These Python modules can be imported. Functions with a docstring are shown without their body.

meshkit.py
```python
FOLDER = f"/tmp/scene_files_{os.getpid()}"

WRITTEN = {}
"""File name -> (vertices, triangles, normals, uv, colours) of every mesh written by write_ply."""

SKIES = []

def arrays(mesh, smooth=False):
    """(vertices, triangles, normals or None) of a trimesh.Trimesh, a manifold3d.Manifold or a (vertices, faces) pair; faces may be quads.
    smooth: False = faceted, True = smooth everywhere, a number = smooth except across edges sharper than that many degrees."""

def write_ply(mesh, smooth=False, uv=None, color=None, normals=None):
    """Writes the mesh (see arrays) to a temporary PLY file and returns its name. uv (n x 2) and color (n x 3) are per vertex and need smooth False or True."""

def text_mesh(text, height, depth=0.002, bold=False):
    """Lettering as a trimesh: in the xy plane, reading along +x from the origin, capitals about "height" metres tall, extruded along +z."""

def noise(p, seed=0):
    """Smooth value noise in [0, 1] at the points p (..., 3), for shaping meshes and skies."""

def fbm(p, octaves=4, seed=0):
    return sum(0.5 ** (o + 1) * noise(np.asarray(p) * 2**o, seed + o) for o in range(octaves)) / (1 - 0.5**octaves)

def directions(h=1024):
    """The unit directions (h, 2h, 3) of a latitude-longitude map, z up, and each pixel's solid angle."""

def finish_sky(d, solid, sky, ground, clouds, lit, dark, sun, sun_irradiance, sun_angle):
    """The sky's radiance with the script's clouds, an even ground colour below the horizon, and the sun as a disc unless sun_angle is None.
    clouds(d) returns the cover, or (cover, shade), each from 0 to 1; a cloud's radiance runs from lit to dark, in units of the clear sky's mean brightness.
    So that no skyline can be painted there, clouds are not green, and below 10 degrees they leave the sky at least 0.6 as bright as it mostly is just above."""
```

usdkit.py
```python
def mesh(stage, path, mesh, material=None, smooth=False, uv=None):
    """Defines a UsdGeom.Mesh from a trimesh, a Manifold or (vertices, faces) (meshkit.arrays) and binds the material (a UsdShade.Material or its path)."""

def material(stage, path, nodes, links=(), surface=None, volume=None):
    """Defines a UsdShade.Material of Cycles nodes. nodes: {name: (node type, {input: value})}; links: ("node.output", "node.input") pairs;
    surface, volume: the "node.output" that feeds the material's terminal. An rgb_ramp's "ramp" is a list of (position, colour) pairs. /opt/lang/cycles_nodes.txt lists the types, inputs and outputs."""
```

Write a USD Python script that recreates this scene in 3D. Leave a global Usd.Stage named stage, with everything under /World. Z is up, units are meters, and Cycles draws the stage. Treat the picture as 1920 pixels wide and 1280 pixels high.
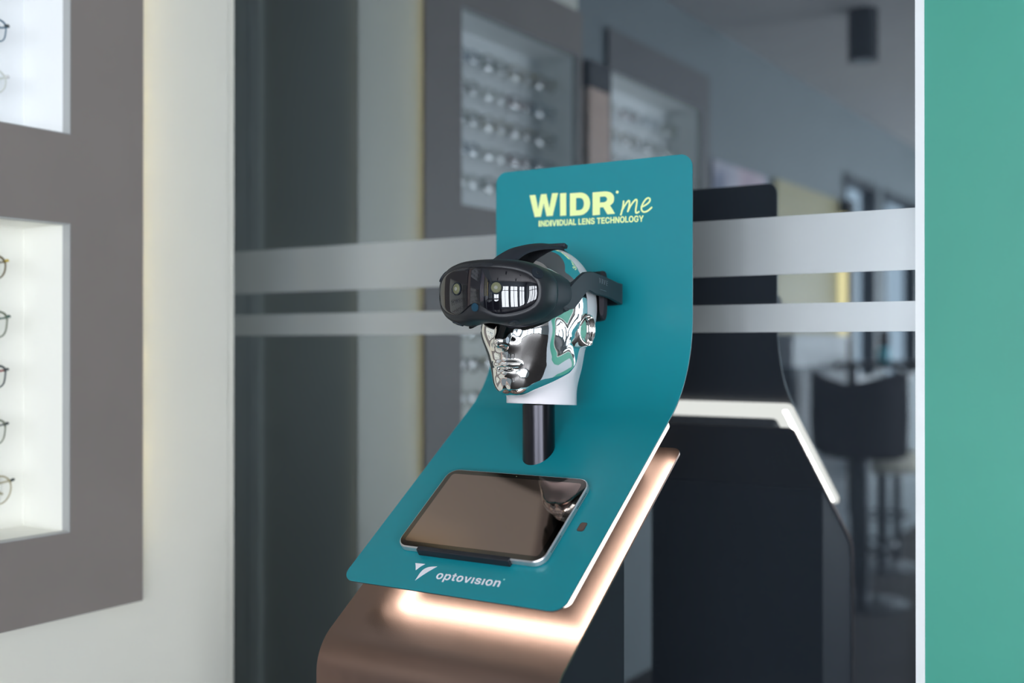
import math, random, glob
import numpy as np, trimesh, shapely, usdkit, meshkit
import manifold3d as m3
from shapely import affinity
from shapely.geometry import Polygon, Point, LineString, box as sbox
from pxr import Usd, UsdGeom, UsdLux, UsdShade, Gf, Sdf

stage = Usd.Stage.CreateInMemory()
UsdGeom.SetStageUpAxis(stage, UsdGeom.Tokens.z)
UsdGeom.SetStageMetersPerUnit(stage, 1.0)
UsdGeom.Xform.Define(stage, '/World')
UsdGeom.Scope.Define(stage, '/World/Looks')
random.seed(4)

# ------------------------------------------------------------------ camera, light, exposure
cam = UsdGeom.Camera.Define(stage, '/World/camera')
cam.CreateHorizontalApertureAttr(36.0)
cam.CreateFocalLengthAttr(36.0 * 2100 / 1920)
cam.CreateFStopAttr(1.55)
cam.CreateFocusDistanceAttr(1.74)
cam.CreateExposureAttr(0.0)
cam.CreateClippingRangeAttr(Gf.Vec2f(0.05, 100))
cx = UsdGeom.Xformable(cam)
cx.AddTranslateOp().Set(Gf.Vec3d(0, 0, 1.2))
cx.AddRotateXYZOp().Set(Gf.Vec3f(90 + 0.191, 0, 33.3))

sky = UsdLux.DomeLight.Define(stage, '/World/sky')
sky.CreateIntensityAttr(0.6)
sky.CreateColorAttr(Gf.Vec3f(0.75, 0.86, 1.0))
WIN = 17.0           # brightness of the daylight in the windows
NICHE = 1.0          # glow put into niche liners and backs in place of lamps


# ------------------------------------------------------------------ helpers
used = {}


def numbered(path):
    n = used.get(path, 0)
    used[path] = n + 1
    return path if n == 0 else f'{path}_{n:03d}'


def obj(name, mesh, mat, parent=None, smooth=False, label=None, kind=None, cat=None, group=None):
    base = str(parent.GetPath()) if parent is not None else '/World'
    p = usdkit.mesh(stage, numbered(f'{base}/{name}'), mesh, mat, smooth=smooth).GetPrim()
    tag(p, label, cat, group, kind)
    return p


def tag(p, label=None, cat=None, group=None, kind=None):
    for k, v in (('label', label), ('category', cat), ('group', group), ('kind', kind)):
        if v:
            p.SetCustomDataByKey(k, v)
    return p


def thing(name, label, cat, loc=(0, 0, 0), group=None, kind=None):
    x = UsdGeom.Xform.Define(stage, numbered('/World/' + name))
    x.AddTranslateOp().Set(Gf.Vec3d(*loc))
    return tag(x.GetPrim(), label, cat, group, kind)


def copy_of(root, loc, label, group=None):
    x = UsdGeom.Xform.Define(stage, numbered('/World/' + root.GetName().split('_0')[0]))
    x.GetPrim().GetReferences().AddInternalReference(root.GetPath())
    x.GetPrim().SetInstanceable(True)
    x.ClearXformOpOrder(); x.AddTranslateOp().Set(Gf.Vec3d(*loc))
    return tag(x.GetPrim(), label, root.GetCustomDataByKey('category'), group)


def cat(*ms):
    return trimesh.util.concatenate([to_tri(m) for m in ms])


def to_tri(m):
    v, f, _ = meshkit.arrays(m)
    return trimesh.Trimesh(v, f, process=False)


def bx(x0, x1, y0, y1, z0, z1, r=0.0):
    if r <= 0:
        b = trimesh.creation.box([x1 - x0, y1 - y0, z1 - z0])
        b.apply_translation([(x0 + x1) / 2, (y0 + y1) / 2, (z0 + z1) / 2])
        return b
    s = m3.Manifold.sphere(r, 16)
    return m3.Manifold.batch_hull([s.translate([x, y, z]) for x in (x0 + r, x1 - r) for y in (y0 + r, y1 - r) for z in (z0 + r, z1 - r)])


def tube(pts, rad, sides=10, closed=False):
    p = np.asarray(pts, float)
    if closed:
        t = np.roll(p, -1, 0) - np.roll(p, 1, 0)
    else:
        t = np.gradient(p, axis=0)
    t /= np.linalg.norm(t, axis=1, keepdims=True) + 1e-12
    a = np.cross(t[0], [0.31, 0.2, 0.93]); a /= np.linalg.norm(a)
    A = []
    for ti in t:
        a = a - ti * (a @ ti); a = a / np.linalg.norm(a); A.append(a)
    A = np.array(A); B = np.cross(t, A)
    ang = np.arange(sides) * 2 * np.pi / sides
    R = np.broadcast_to(rad, (len(p),))[:, None, None]
    v = (p[:, None] + R * (np.cos(ang)[None, :, None] * A[:, None] + np.sin(ang)[None, :, None] * B[:, None])).reshape(-1, 3)
    f, n = [], len(p)
    for i in range(n if closed else n - 1):
        k = (i + 1) % n
        for j in range(sides):
            q = (j + 1) % sides
            f += [[i * sides + j, i * sides + q, k * sides + q], [i * sides + j, k * sides + q, k * sides + j]]
    if not closed:
        v = np.vstack([v, p[0], p[-1]])
        for j in range(sides):
            q = (j + 1) % sides
            f += [[len(v) - 2, q, j], [len(v) - 1, (n - 1) * sides + j, (n - 1) * sides + q]]
    return trimesh.Trimesh(v, np.array(f), process=False)


def extrude(poly, h):
    if hasattr(poly, 'geoms'):
        return trimesh.util.concatenate([trimesh.creation.extrude_polygon(g, h, engine='earcut') for g in poly.geoms if g.area > 1e-12])
    return trimesh.creation.extrude_polygon(poly, h, engine='earcut')


def rrect(x0, y0, x1, y1, r, q=8):
    return sbox(x0 + r, y0 + r, x1 - r, y1 - r).buffer(r, quad_segs=q)


def axes_map(mesh, o, ex, ey, ez):
    m = to_tri(mesh)
    m.vertices = np.asarray(o) + m.vertices @ np.array([ex, ey, ez], float)
    if np.linalg.det(np.array([ex, ey, ez])) < 0:
        m.faces = m.faces[:, ::-1]
    return m


def loft(secs, cap_front=None, cap_back=None):
    v = np.vstack(secs); f = []; n = len(secs[0])
    for i in range(len(secs) - 1):
        for j in range(n):
            k = (j + 1) % n
            f += [[i * n + j, i * n + k, (i + 1) * n + k], [i * n + j, (i + 1) * n + k, (i + 1) * n + j]]
    for c, i in ((cap_front, 0), (cap_back, len(secs) - 1)):
        if c is not None:
            v = np.vstack([v, c]); m = len(v) - 1
            for j in range(n):
                k = (j + 1) % n
                f.append([i * n + k, i * n + j, m] if i == 0 else [i * n + j, i * n + k, m])
    m = trimesh.Trimesh(v, np.array(f), process=False)
    return m


FONT = glob.glob('/opt/blender-*/*/datafiles/fonts/Inter.woff2')[0]


def glyphs(text, weight=400, size=200, track=0.0):
    """Outline of a line of text, capitals one unit tall, starting at the origin."""
    from PIL import Image, ImageDraw, ImageFont
    f = ImageFont.truetype(FONT, size)
    f.set_variation_by_axes([32, weight])
    out, pen = [], 0.0
    cap = f.getbbox('H', anchor='ls'); cap = cap[3] - cap[1]
    for ch in text:
        x0, y0, x1, y1 = f.getbbox(ch, anchor='ls')
        if ch == 'I':                                      # a plain upright stem
            q0, _, q1, _ = f.getbbox('\u0131', anchor='ls')
            out.append(shapely.box(pen + 0.085 * cap, 0, pen + 0.085 * cap + q1 - q0, cap))
            pen += 0.17 * cap + (q1 - q0) + track * cap
            continue
        if ch != ' ':
            im = Image.new('L', (x1 - x0 + 8, y1 - y0 + 8))
            ImageDraw.Draw(im).text((4 - x0, 4 - y0), ch, 255, f, anchor='ls')
            on = np.pad(np.asarray(im) > 127, ((0, 0), (1, 1))).astype(np.int8)
            rows, st = np.nonzero(np.diff(on, axis=1) == 1)
            en = np.nonzero(np.diff(on, axis=1) == -1)[1]
            g = shapely.union_all(shapely.box(st, -rows - 1, en, -rows)).buffer(0.8).buffer(-0.8).simplify(0.8)
            out.append(affinity.translate(g, pen + x0 - 4, 4 - y0))
        pen += f.getlength(ch) + track * cap
    return affinity.scale(shapely.union_all(out), 1 / cap, 1 / cap, origin=(0, 0))


def fit(g, x0, y0, x1, y1, shear=0.0):
    a = g.bounds
    g = affinity.translate(g, -a[0], -a[1])
    g = affinity.scale(g, (x1 - x0) / (a[2] - a[0]), (y1 - y0) / (a[3] - a[1]), origin=(0, 0))
    if shear:
        g = affinity.affine_transform(g, [1, shear, 0, 1, 0, 0])
    return affinity.translate(g, x0, y0)


# ------------------------------------------------------------------ materials
def mat(name, color, rough=0.5, metal=0.0, bump=0.0, bscale=300.0, var=0.0, vscale=6.0, **extra):
    n = {'p': ('principled_bsdf', dict(base_color=color, roughness=rough, metallic=metal, **extra))}
    l = []
    if bump or var:
        n['g'] = ('geometry', {})
    if var:
        n['vn'] = ('noise_texture', {'scale': vscale, 'detail': 4})
        n['vr'] = ('rgb_ramp', {'ramp': [(0.3, tuple(c * (1 - var) for c in color)), (0.7, tuple(min(1, c * (1 + var)) for c in color))]})
        l += [('g.position', 'vn.vector'), ('vn.fac', 'vr.fac'), ('vr.color', 'p.base_color')]
    if bump:
        n['bn'] = ('noise_texture', {'scale': bscale, 'detail': 3})
        n['b'] = ('bump', {'strength': bump, 'distance': 0.001})
        l += [('g.position', 'bn.vector'), ('bn.fac', 'b.height'), ('b.normal', 'p.normal')]
    return usdkit.material(stage, '/World/Looks/' + name, n, l, surface='p.BSDF')


def glow(name, color, strength):
    return usdkit.material(stage, '/World/Looks/' + name, {'e': ('emission', {'color': color, 'strength': strength})}, surface='e.emission')


M = {
    'wall': mat('wall_paint', (0.19, 0.225, 0.24), 0.6, var=0.02),
    'white_board': mat('white_strip_board', (0.80, 0.785, 0.69), 0.5),
    'wall_pale': mat('pale_blue_grey_paint', (0.46, 0.54, 0.60), 0.5),
    'wall_blue': mat('wall_upper_paint', (0.36, 0.42, 0.46), 0.6, var=0.03),
    'ceiling': mat('ceiling_paint', (0.50, 0.48, 0.47), 0.8, var=0.03),
    'floor': mat('dark_wood_floor', (0.034, 0.029, 0.028), 0.65, var=0.25, vscale=9, specular_ior_level=0.25),
    'dark_room': mat('dark_room_paint', (0.016, 0.02, 0.027), 0.8),
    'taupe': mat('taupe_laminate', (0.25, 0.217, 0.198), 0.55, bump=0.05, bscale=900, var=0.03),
    'grey_edge': mat('grey_panel_edge', (0.42, 0.43, 0.42), 0.4),
    'white_liner': mat('white_liner', (0.86, 0.87, 0.86), 0.5, emission_color=(0.88, 0.95, 1.0), emission_strength=0.05 * NICHE),  # white liner, faint cool glow added in place of niche lamps
    'white_liner_warm': mat('white_liner_warm', (0.86, 0.86, 0.80), 0.5, emission_color=(1.0, 0.98, 0.86), emission_strength=0.05 * NICHE),  # same liner with a faint warm glow for the lower niches
    'jamb': mat('grey_jamb', (0.75, 0.77, 0.76), 0.4),
    'stile': mat('grey_frame', (0.78, 0.80, 0.78), 0.35),
    'green': mat('green_laminate', (0.050, 0.325, 0.24), 0.5, var=0.03, vscale=3),
    'white_trim': mat('white_trim', (0.80, 0.83, 0.83), 0.4),
    'teal': mat('teal_coated_metal', (0.004, 0.228, 0.27), 0.36, bump=0.04, bscale=1500),
    'black_back': mat('black_coated_back', (0.018, 0.021, 0.027), 0.5),
    'bronze': mat('brushed_copper', (0.28, 0.19, 0.155), 0.31, metal=1.0, bump=0.12, bscale=900),
    'black_body': mat('black_stand_body', (0.014, 0.018, 0.024), 0.6, specular_ior_level=0.15),
    'acrylic': glow('lit_acrylic', (1.0, 0.92, 0.84), 2.6),
    'led': glow('warm_white_led', (1.0, 0.90, 0.82), 25.0),
    'post': mat('black_anodised_post', (0.035, 0.034, 0.040), 0.24, metal=0.9),
    'lime': mat('lime_print', (0.86, 0.98, 0.42), 0.5),
    'white_print': mat('white_print', (0.82, 0.80, 0.84), 0.5),
    'mint_print': mat('mint_print', (0.35, 0.75, 0.70), 0.5),
    'chrome': mat('chrome', (0.93, 0.91, 0.88), 0.025, metal=1.0),
    'white_shell': mat('satin_white_shell', (0.82, 0.78, 0.80), 0.4),
    'hs_body': mat('headset_black_plastic', (0.013, 0.0145, 0.018), 0.42, bump=0.03, bscale=2500),
    'hs_grey': mat('headset_charcoal_plastic', (0.019, 0.020, 0.026), 0.5),
    'hs_strap': mat('headset_fabric_strap', (0.016, 0.020, 0.030), 0.7, bump=0.2, bscale=2500),
    'hs_foam': mat('headset_dark_foam', (0.020, 0.017, 0.023), 0.8),
    'hs_arm': mat('headset_arm_plastic', (0.014, 0.020, 0.027), 0.45),
    'hs_text': mat('embossed_lettering', (0.12, 0.14, 0.16), 0.35),
    'hs_glass': mat('gloss_black_visor', (0.006, 0.006, 0.009), 0.02, specular_ior_level=0.75),
    'lens_olive': mat('olive_lens', (0.15, 0.155, 0.09), 0.5, specular_ior_level=0.15),
    'lens_grey': mat('pale_lens_centre', (0.24, 0.25, 0.22), 0.4, specular_ior_level=0.2),
    'lens_dark': mat('dark_lens', (0.016, 0.022, 0.030), 0.5, specular_ior_level=0.25),
    'lens_blue': mat('blue_sensor', (0.010, 0.045, 0.075), 0.4, specular_ior_level=0.2),
    'alu': mat('aluminium', (0.66, 0.66, 0.67), 0.32, metal=0.85),
    'ledge': mat('black_ledge', (0.010, 0.011, 0.016), 0.45),
    'bezel': mat('black_glass_bezel', (0.10, 0.088, 0.078), 0.03, metal=1.0),
    'screen': mat('brown_reflection_screen', (0.27, 0.20, 0.175), 0.03, metal=1.0),  # brown of the reflected surroundings put into the mirror colour
    'lens_clear': usdkit.material(stage, '/World/Looks/clear_spectacle_lens', {
        't': ('transparent_bsdf', {'color': (0.96, 0.97, 0.97)}), 'g': ('glossy_bsdf', {'roughness': 0.02, 'color': (1, 1, 1)}),
        'm': ('mix_closure', {'fac': 0.15})}, [('t.BSDF', 'm.closure1'), ('g.BSDF', 'm.closure2')], surface='m.closure'),
    'slate': mat('slate_laminate', (0.085, 0.11, 0.13), 0.5),
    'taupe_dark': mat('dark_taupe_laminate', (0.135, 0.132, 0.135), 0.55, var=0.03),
    'turq': mat('turquoise_glass', (0.10, 0.55, 0.68), 0.1),
    'peg': mat('clear_peg', (0.8, 0.82, 0.82), 0.15),
    'peach': mat('warm_light_peach', (0.62, 0.44, 0.36), 0.5, var=0.06, vscale=20),  # warm light on the pilaster painted as its peach colour
    'black': mat('matt_black', (0.012, 0.015, 0.02), 0.5),
    'stool': mat('black_leather', (0.012, 0.012, 0.017), 0.7, specular_ior_level=0.25),
    'cream': mat('cream_leather', (0.55, 0.52, 0.43), 0.5),
    'table': mat('dark_table_top', (0.03, 0.026, 0.028), 0.3),
    'chrome_leg': mat('dark_chrome_leg', (0.10, 0.11, 0.12), 0.3, metal=1.0),
    'frame_dark': mat('dark_window_frame', (0.02, 0.028, 0.036), 0.4),
    'sill': mat('pale_sill', (0.55, 0.58, 0.60), 0.5),
    'spot_face': mat('unlit_lamp_face', (0.30, 0.32, 0.33), 0.2),
    'yellow_led': glow('yellow_cove_led', (1.0, 0.83, 0.42), 3.0),
    'led_glow_olive': mat('led_glow_olive', (0.40, 0.36, 0.20), 0.5),  # yellow LED glow on the wall painted in as olive
    'end_led': glow('recessed_end_led', (1.0, 0.93, 0.70), 2.0),
    'cove_led': glow('recessed_cove_led', (1.0, 0.84, 0.46), 420.0),
    'niche_cool': mat('glow_back_cool', (0.80, 0.82, 0.83), 0.5, emission_color=(0.86, 0.94, 1.0), emission_strength=0.05 * NICHE),  # back glows slightly, standing in for cool niche lighting
    'niche_warm': mat('glow_back_warm', (0.82, 0.82, 0.76), 0.5, emission_color=(1.0, 0.98, 0.84), emission_strength=0.05 * NICHE),  # back glows slightly, standing in for warm niche lighting
    'daylight': glow('window_daylight', (0.87, 0.92, 1.0), WIN),
    'daylight_soft': glow('window_daylight_soft', (0.66, 0.82, 1.0), 1.5),
    'poster': usdkit.material(stage, '/World/Looks/abstract_poster', {
        'g': ('geometry', {}), 'n': ('noise_texture', {'scale': 4.0, 'detail': 2}),
        'r': ('rgb_ramp', {'ramp': [(0.3, (0.16, 0.18, 0.28)), (0.5, (0.50, 0.48, 0.56)), (0.62, (0.55, 0.40, 0.47)), (0.8, (0.2, 0.22, 0.3))]}),
        'p': ('principled_bsdf', {'roughness': 0.4})},
        [('g.position', 'n.vector'), ('n.fac', 'r.fac'), ('r.color', 'p.base_color')], surface='p.BSDF'),
    'pane': usdkit.material(stage, '/World/Looks/tinted_reflective_glass', {
        't': ('transparent_bsdf', {'color': (0.30, 0.34, 0.38)}), 'g': ('glossy_bsdf', {'roughness': 0.0, 'color': (0.88, 0.97, 1.0)}),
        'd': ('diffuse_bsdf', {'color': (0.045, 0.056, 0.072)}), 'n': ('mix_closure', {'fac': 0.45}),  # blue-grey diffuse share put in as haze to lift dark reflections
        'm': ('mix_closure', {'fac': 0.33})}, [('t.BSDF', 'n.closure1'), ('d.BSDF', 'n.closure2'), ('n.closure', 'm.closure1'), ('g.BSDF', 'm.closure2')], surface='m.closure'),
    'frost': usdkit.material(stage, '/World/Looks/frosted_film', {
        'g': ('glossy_bsdf', {'roughness': 0.36, 'color': (0.70, 0.74, 0.76)}), 'd': ('diffuse_bsdf', {'color': (0.33, 0.36, 0.36)}),
        'm': ('mix_closure', {'fac': 0.5})}, [('g.BSDF', 'm.closure1'), ('d.BSDF', 'm.closure2')], surface='m.closure'),
}

# ------------------------------------------------------------------ the setting
XW, XP = -1.858, -1.842        # left wall and the fronts of its display panels
GY = 1.922                     # the glass partition
CEIL, FAR, RIGHT = 2.52, -5.6, 3.2
NICHES = [(0.645, 1.297), (-0.36, 0.415)]
PANELS = [(0.615, 1.4635), (-0.44, 0.43), (-4.05, -2.16)]
UP, LOW = (1.595, 2.152), (0.851, 1.4265)
WINS_L = [(-2.95, -2.30), (-3.95, -3.10)]
WZ = (0.98, 2.15)


def yz_plate(poly, x0, x1):
    """A plate outlined in (y, z) that runs from x0 to x1."""
    return axes_map(extrude(poly, x1 - x0), (x0, 0, 0), (0, 1, 0), (0, 0, 1), (1, 0, 0))


obj('floor', bx(-2.7, RIGHT, FAR, 2.7, -0.05, 0), M['floor'], kind='structure', label='dark wood floor')
obj('ceiling', bx(-2.7, RIGHT, FAR, 2.7, CEIL, CEIL + 0.05), M['ceiling'], kind='structure', label='plain grey-white ceiling')
wall = sbox(FAR, 0, 1.7, CEIL)
for y0, y1 in NICHES:
    for z0, z1 in (UP, LOW):
        wall = wall.difference(sbox(y0 - 0.012, z0 - 0.012, y1 + 0.012, z1 + 0.012))
for y0, y1 in WINS_L:
    wall = wall.difference(sbox(y0, WZ[0], y1, WZ[1]))
obj('wall_left', yz_plate(wall, -2.25, XW), M['wall'], kind='structure', label='off-white side wall carrying the lit display panels')
wb = sbox(0.62, 0, 1.702, CEIL).difference(sbox(NICHES[0][0] - 0.012, LOW[0] - 0.012, NICHES[0][1] + 0.012, LOW[1] + 0.012)).difference(sbox(NICHES[0][0] - 0.012, UP[0] - 0.012, NICHES[0][1] + 0.012, UP[1] + 0.012))
t2 = obj('trim_2', cat(yz_plate(wb, XW - 0.012, XW + 0.0005), bx(-2.25, XW - 0.004, 1.692, 1.702, 0, CEIL), bx(XW - 0.003, XW + 0.0005, 1.701, 1.717, 0, CEIL), bx(XW - 0.0075, XW, 1.7145, 1.717, 0, CEIL)), M['white_board'],
    kind='structure', label='white end board between the display panel and the glass')
obj('edge_light', bx(XW - 0.0065, XW - 0.003, 1.7025, 1.714, 0.02, CEIL - 0.02), M['end_led'], t2)
obj('trim_1', cat(bx(-2.25, -2.205, 1.716, GY, 0, CEIL), *[bx(-2.206, -2.198, y, y + 0.022, 0, CEIL, 0.003) for y in (1.735, 1.79, 1.85)]), M['jamb'],
    kind='structure', label='pale grey door jamb at the left end of the glass')
obj('wall_back', cat(bx(-2.7, RIGHT, 2.62, 2.7, 0, CEIL), bx(-2.7, -2.62, GY, 2.62, 0, CEIL)), M['dark_room'], kind='structure', label='dark wall behind the glass')
WINS_R = [(-4.9, -3.7), (-3.5, -2.3), (-2.1, -0.9)]
rightw = sbox(FAR, 0, 2.7, CEIL)
for y0, y1 in WINS_R:
    rightw = rightw.difference(sbox(y0, 0.12, y1, 2.12))
obj('wall_right', yz_plate(rightw, RIGHT, RIGHT + 0.12), M['wall'], kind='structure', label='off-white wall on the right of the room')
far = sbox(-2.25, 0, RIGHT, CEIL)
WINS_F = [(-1.55, -0.75), (-0.35, 0.75), (0.95, 2.05), (2.25, 3.05)]
for x0, x1 in WINS_F:
    far = far.difference(sbox(x0, 0.12, x1, 2.12))
obj('wall_front', axes_map(extrude(far, 0.12), (0, FAR, 0), (1, 0, 0), (0, 0, 1), (0, -1, 0)), M['wall_blue'], kind='structure', label='window wall at the far end of the shop')


def window(name, mk, kind_label, u0, u1, z0, z1, pane_mat, nmull, nbars):
    t = tag(UsdGeom.Xform.Define(stage, '/World/' + name).GetPrim(), kind_label, None, None, 'structure')
    obj('pane', mk(u0, u1, z0, z1, -0.10, -0.09), pane_mat, t)
    fr = [mk(u0, u0 + 0.04, z0, z1, -0.08, 0.01), mk(u1 - 0.04, u1, z0, z1, -0.08, 0.01), mk(u0, u1, z0, z0 + 0.04, -0.08, 0.01), mk(u0, u1, z1 - 0.04, z1, -0.08, 0.01)]
    obj('window_frame', cat(*fr), M['frame_dark'], t)
    for i in range(nmull):
        u = u0 + (u1 - u0) * (i + 1) / (nmull + 1)
        obj('mullion', mk(u - 0.02, u + 0.02, z0, z1, -0.08, 0.0), M['frame_dark'], t)
    for i in range(nbars):
        z = z0 + (z1 - z0) * (0.78 if nbars == 1 else (i + 1) / (nbars + 1))
        obj('glazing_bar', mk(u0, u1, z - 0.02, z + 0.02, -0.08, 0.0), M['frame_dark'], t)
    return t


for i, (x0, x1) in enumerate(WINS_F):
    window(f'window_{i + 1}', lambda u0, u1, z0, z1, d0, d1: bx(u0, u1, FAR + d0, FAR + d1, z0, z1), f'tall daylit shop window number {i + 1} from the left wall', x0, x1, 0.12, 2.12, M['daylight'], 1, 1)
for i, (y0, y1) in enumerate(WINS_L):
    window(f'window_{i + 5}', lambda u0, u1, z0, z1, d0, d1: bx(XW + d0, XW + d1, u0, u1, z0, z1), ['bluish window in the side wall nearer the panels', 'bluish window in the side wall nearest the far end'][i], y0, y1, WZ[0], WZ[1], M['daylight_soft'], 0, 0)

for i, (y0, y1) in enumerate(WINS_R):
    window(f'window_{i + 7}', lambda u0, u1, z0, z1, d0, d1: bx(RIGHT - d1, RIGHT - d0, u0, u1, z0, z1), f'tall daylit shop window in the right hand wall, number {i + 1} from the far end', y0, y1, 0.12, 2.12, M['daylight'], 1, 1)

# green panel wall right of the glass, with its white edge profile
gp = thing('wall_panel', 'plain green wall panel with white edge strip right of the glass', 'wall panel', (-0.44, 1.90, 0))
obj('board', bx(0, 0.34, -0.004, 0.03, 0, CEIL), M['green'], gp)
obj('edge_strip', bx(-0.0145, 0.0, -0.006, 0.032, 0, CEIL), M['white_trim'], gp, label='narrow white edge strip')

obj('wall_back', bx(-0.1, RIGHT, 1.94, 2.0, 0, CEIL), M['wall_pale'], kind='structure', label='pale blue-grey wall right of the green panel')

# glass partition
gl = thing('glass_partition', 'dark reflective glass partition with two frosted bands behind the stand', 'glass partition', (-1.35, GY, 0))
obj('pane', bx(-0.86, 0.8955, 0, 0.008, 0, CEIL), M['pane'], gl)
def band(z0, z1): return bx(-0.86, 0.8955, -0.0010, -0.0005, z0, z1)


# heights of the two frosted bands (the photograph's lines all lie level on the glass)
BANDS = [(1.2 + 0.1253, 1.2 + 0.2283), (1.2 + 0.0232, 1.2 + 0.0735)]
stile = Polygon([(-0.0445, -0.03)] + [(x, -0.0002 - 0.0) for x in (-0.0445, -0.034)] + [(-0.034, -0.008), (-0.031, -0.008), (-0.031, -0.0002), (0.040, -0.0002), (0.040, -0.006), (0.0445, -0.006), (0.0445, -0.03)])
obj('stile', axes_map(extrude(stile, CEIL), (-2.0285 + 1.35, 0, 0), (1, 0, 0), (0, -1, 0), (0, 0, 1)), M['stile'], gl, label='grey upright frame at the left end of the glass')
obj('frosted_band', band(*BANDS[0]), M['frost'], gl, label='wide upper frosted band')
obj('frosted_band', band(*BANDS[1]), M['frost'], gl, label='narrow lower frosted band')


# ------------------------------------------------------------------ display panels on the left wall
def display_panel(y0, y1, niches, z0, z1, label, led=True):
    t = thing('eyewear_display', label, 'display case', (XW, (y0 + y1) / 2, 0))
    yc = (y0 + y1) / 2
    plate = sbox(y0 - yc, z0, y1 - yc, z1)
    for (a, b) in niches:
        for (c, d) in (UP, LOW):
            plate = plate.difference(sbox(a - yc, c, b - yc, d))
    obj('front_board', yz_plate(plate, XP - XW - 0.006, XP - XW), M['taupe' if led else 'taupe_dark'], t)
    obj('spacer', yz_plate(plate.intersection(sbox(y0 - yc + 0.012, z0 + 0.03, y1 - yc - 0.085, z1 - 0.03)), 0.0, XP - XW - 0.006), M['taupe'], t)
    for (a, b) in niches:
        for k, (c, d) in enumerate((UP, LOW)):
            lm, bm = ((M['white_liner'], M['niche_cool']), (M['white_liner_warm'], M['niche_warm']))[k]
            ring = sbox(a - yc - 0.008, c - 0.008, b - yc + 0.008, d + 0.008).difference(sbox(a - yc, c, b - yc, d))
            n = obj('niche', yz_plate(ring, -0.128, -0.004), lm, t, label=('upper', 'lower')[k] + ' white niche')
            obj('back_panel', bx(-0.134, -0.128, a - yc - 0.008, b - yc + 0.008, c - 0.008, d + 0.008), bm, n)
            e = sbox(a - yc - 0.001, c - 0.001, b - yc + 0.001, d + 0.001).difference(sbox(a - yc + 0.0008, c + 0.0008, b - yc - 0.0008, d - 0.0008))
            obj('edge_trim', yz_plate(e, -0.005, XP - XW + 0.0004), M['grey_edge'], n)
    if led:
        obj('added_light_lip', bx(XP - XW - 0.0086, XP - XW - 0.0055, y1 - yc - 0.003, y1 - yc, z0, z1), M['taupe'], t)  # unseen lip added to block cove light from reaching the glass
        obj('cove_light', bx(XP - XW - 0.0067, XP - XW - 0.0061, y1 - yc - 0.080, y1 - yc - 0.070, z0 + 0.12, z1 - 0.10), M['cove_led'], t, label='thin yellowish light line along the panel edge')
    return t


display_panel(*PANELS[0], NICHES[:1], 0.6915, 2.30, 'taupe display panel with two lit niches of eyewear, at left edge of the photo')
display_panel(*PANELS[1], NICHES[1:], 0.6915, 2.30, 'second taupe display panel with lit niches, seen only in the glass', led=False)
p3 = thing('cove_panel', 'dark upright panel edged with yellow light, seen only in the glass', 'panel', (XW, -2.2, 0))
obj('board', bx(0, 0.08, -0.05, 0.03, 0.3, 1.98), M['black'], p3)
obj('cove_light', bx(0.002, 0.06, 0.031, 0.045, 0.4, 1.9), M['yellow_led'], p3)
obj('glow_tint_board', bx(0.001, 0.02, 0.045, 1.0, 0.35, 1.98), M['led_glow_olive'], p3)  # board coloured to look lit by the cove light
p4 = thing('poster', 'blurred pale poster with grey and pink shapes, seen only in the glass', 'poster', (XW, -0.8, 1.55))
obj('sheet', bx(0.001, 0.012, -0.3, 0.32, -0.45, 0.42), M['poster'], p4)
p5 = thing('pilaster', 'pilaster between the two display panels, warm light painted on in peach', 'pilaster', (XW, 0.522, 0))
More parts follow.
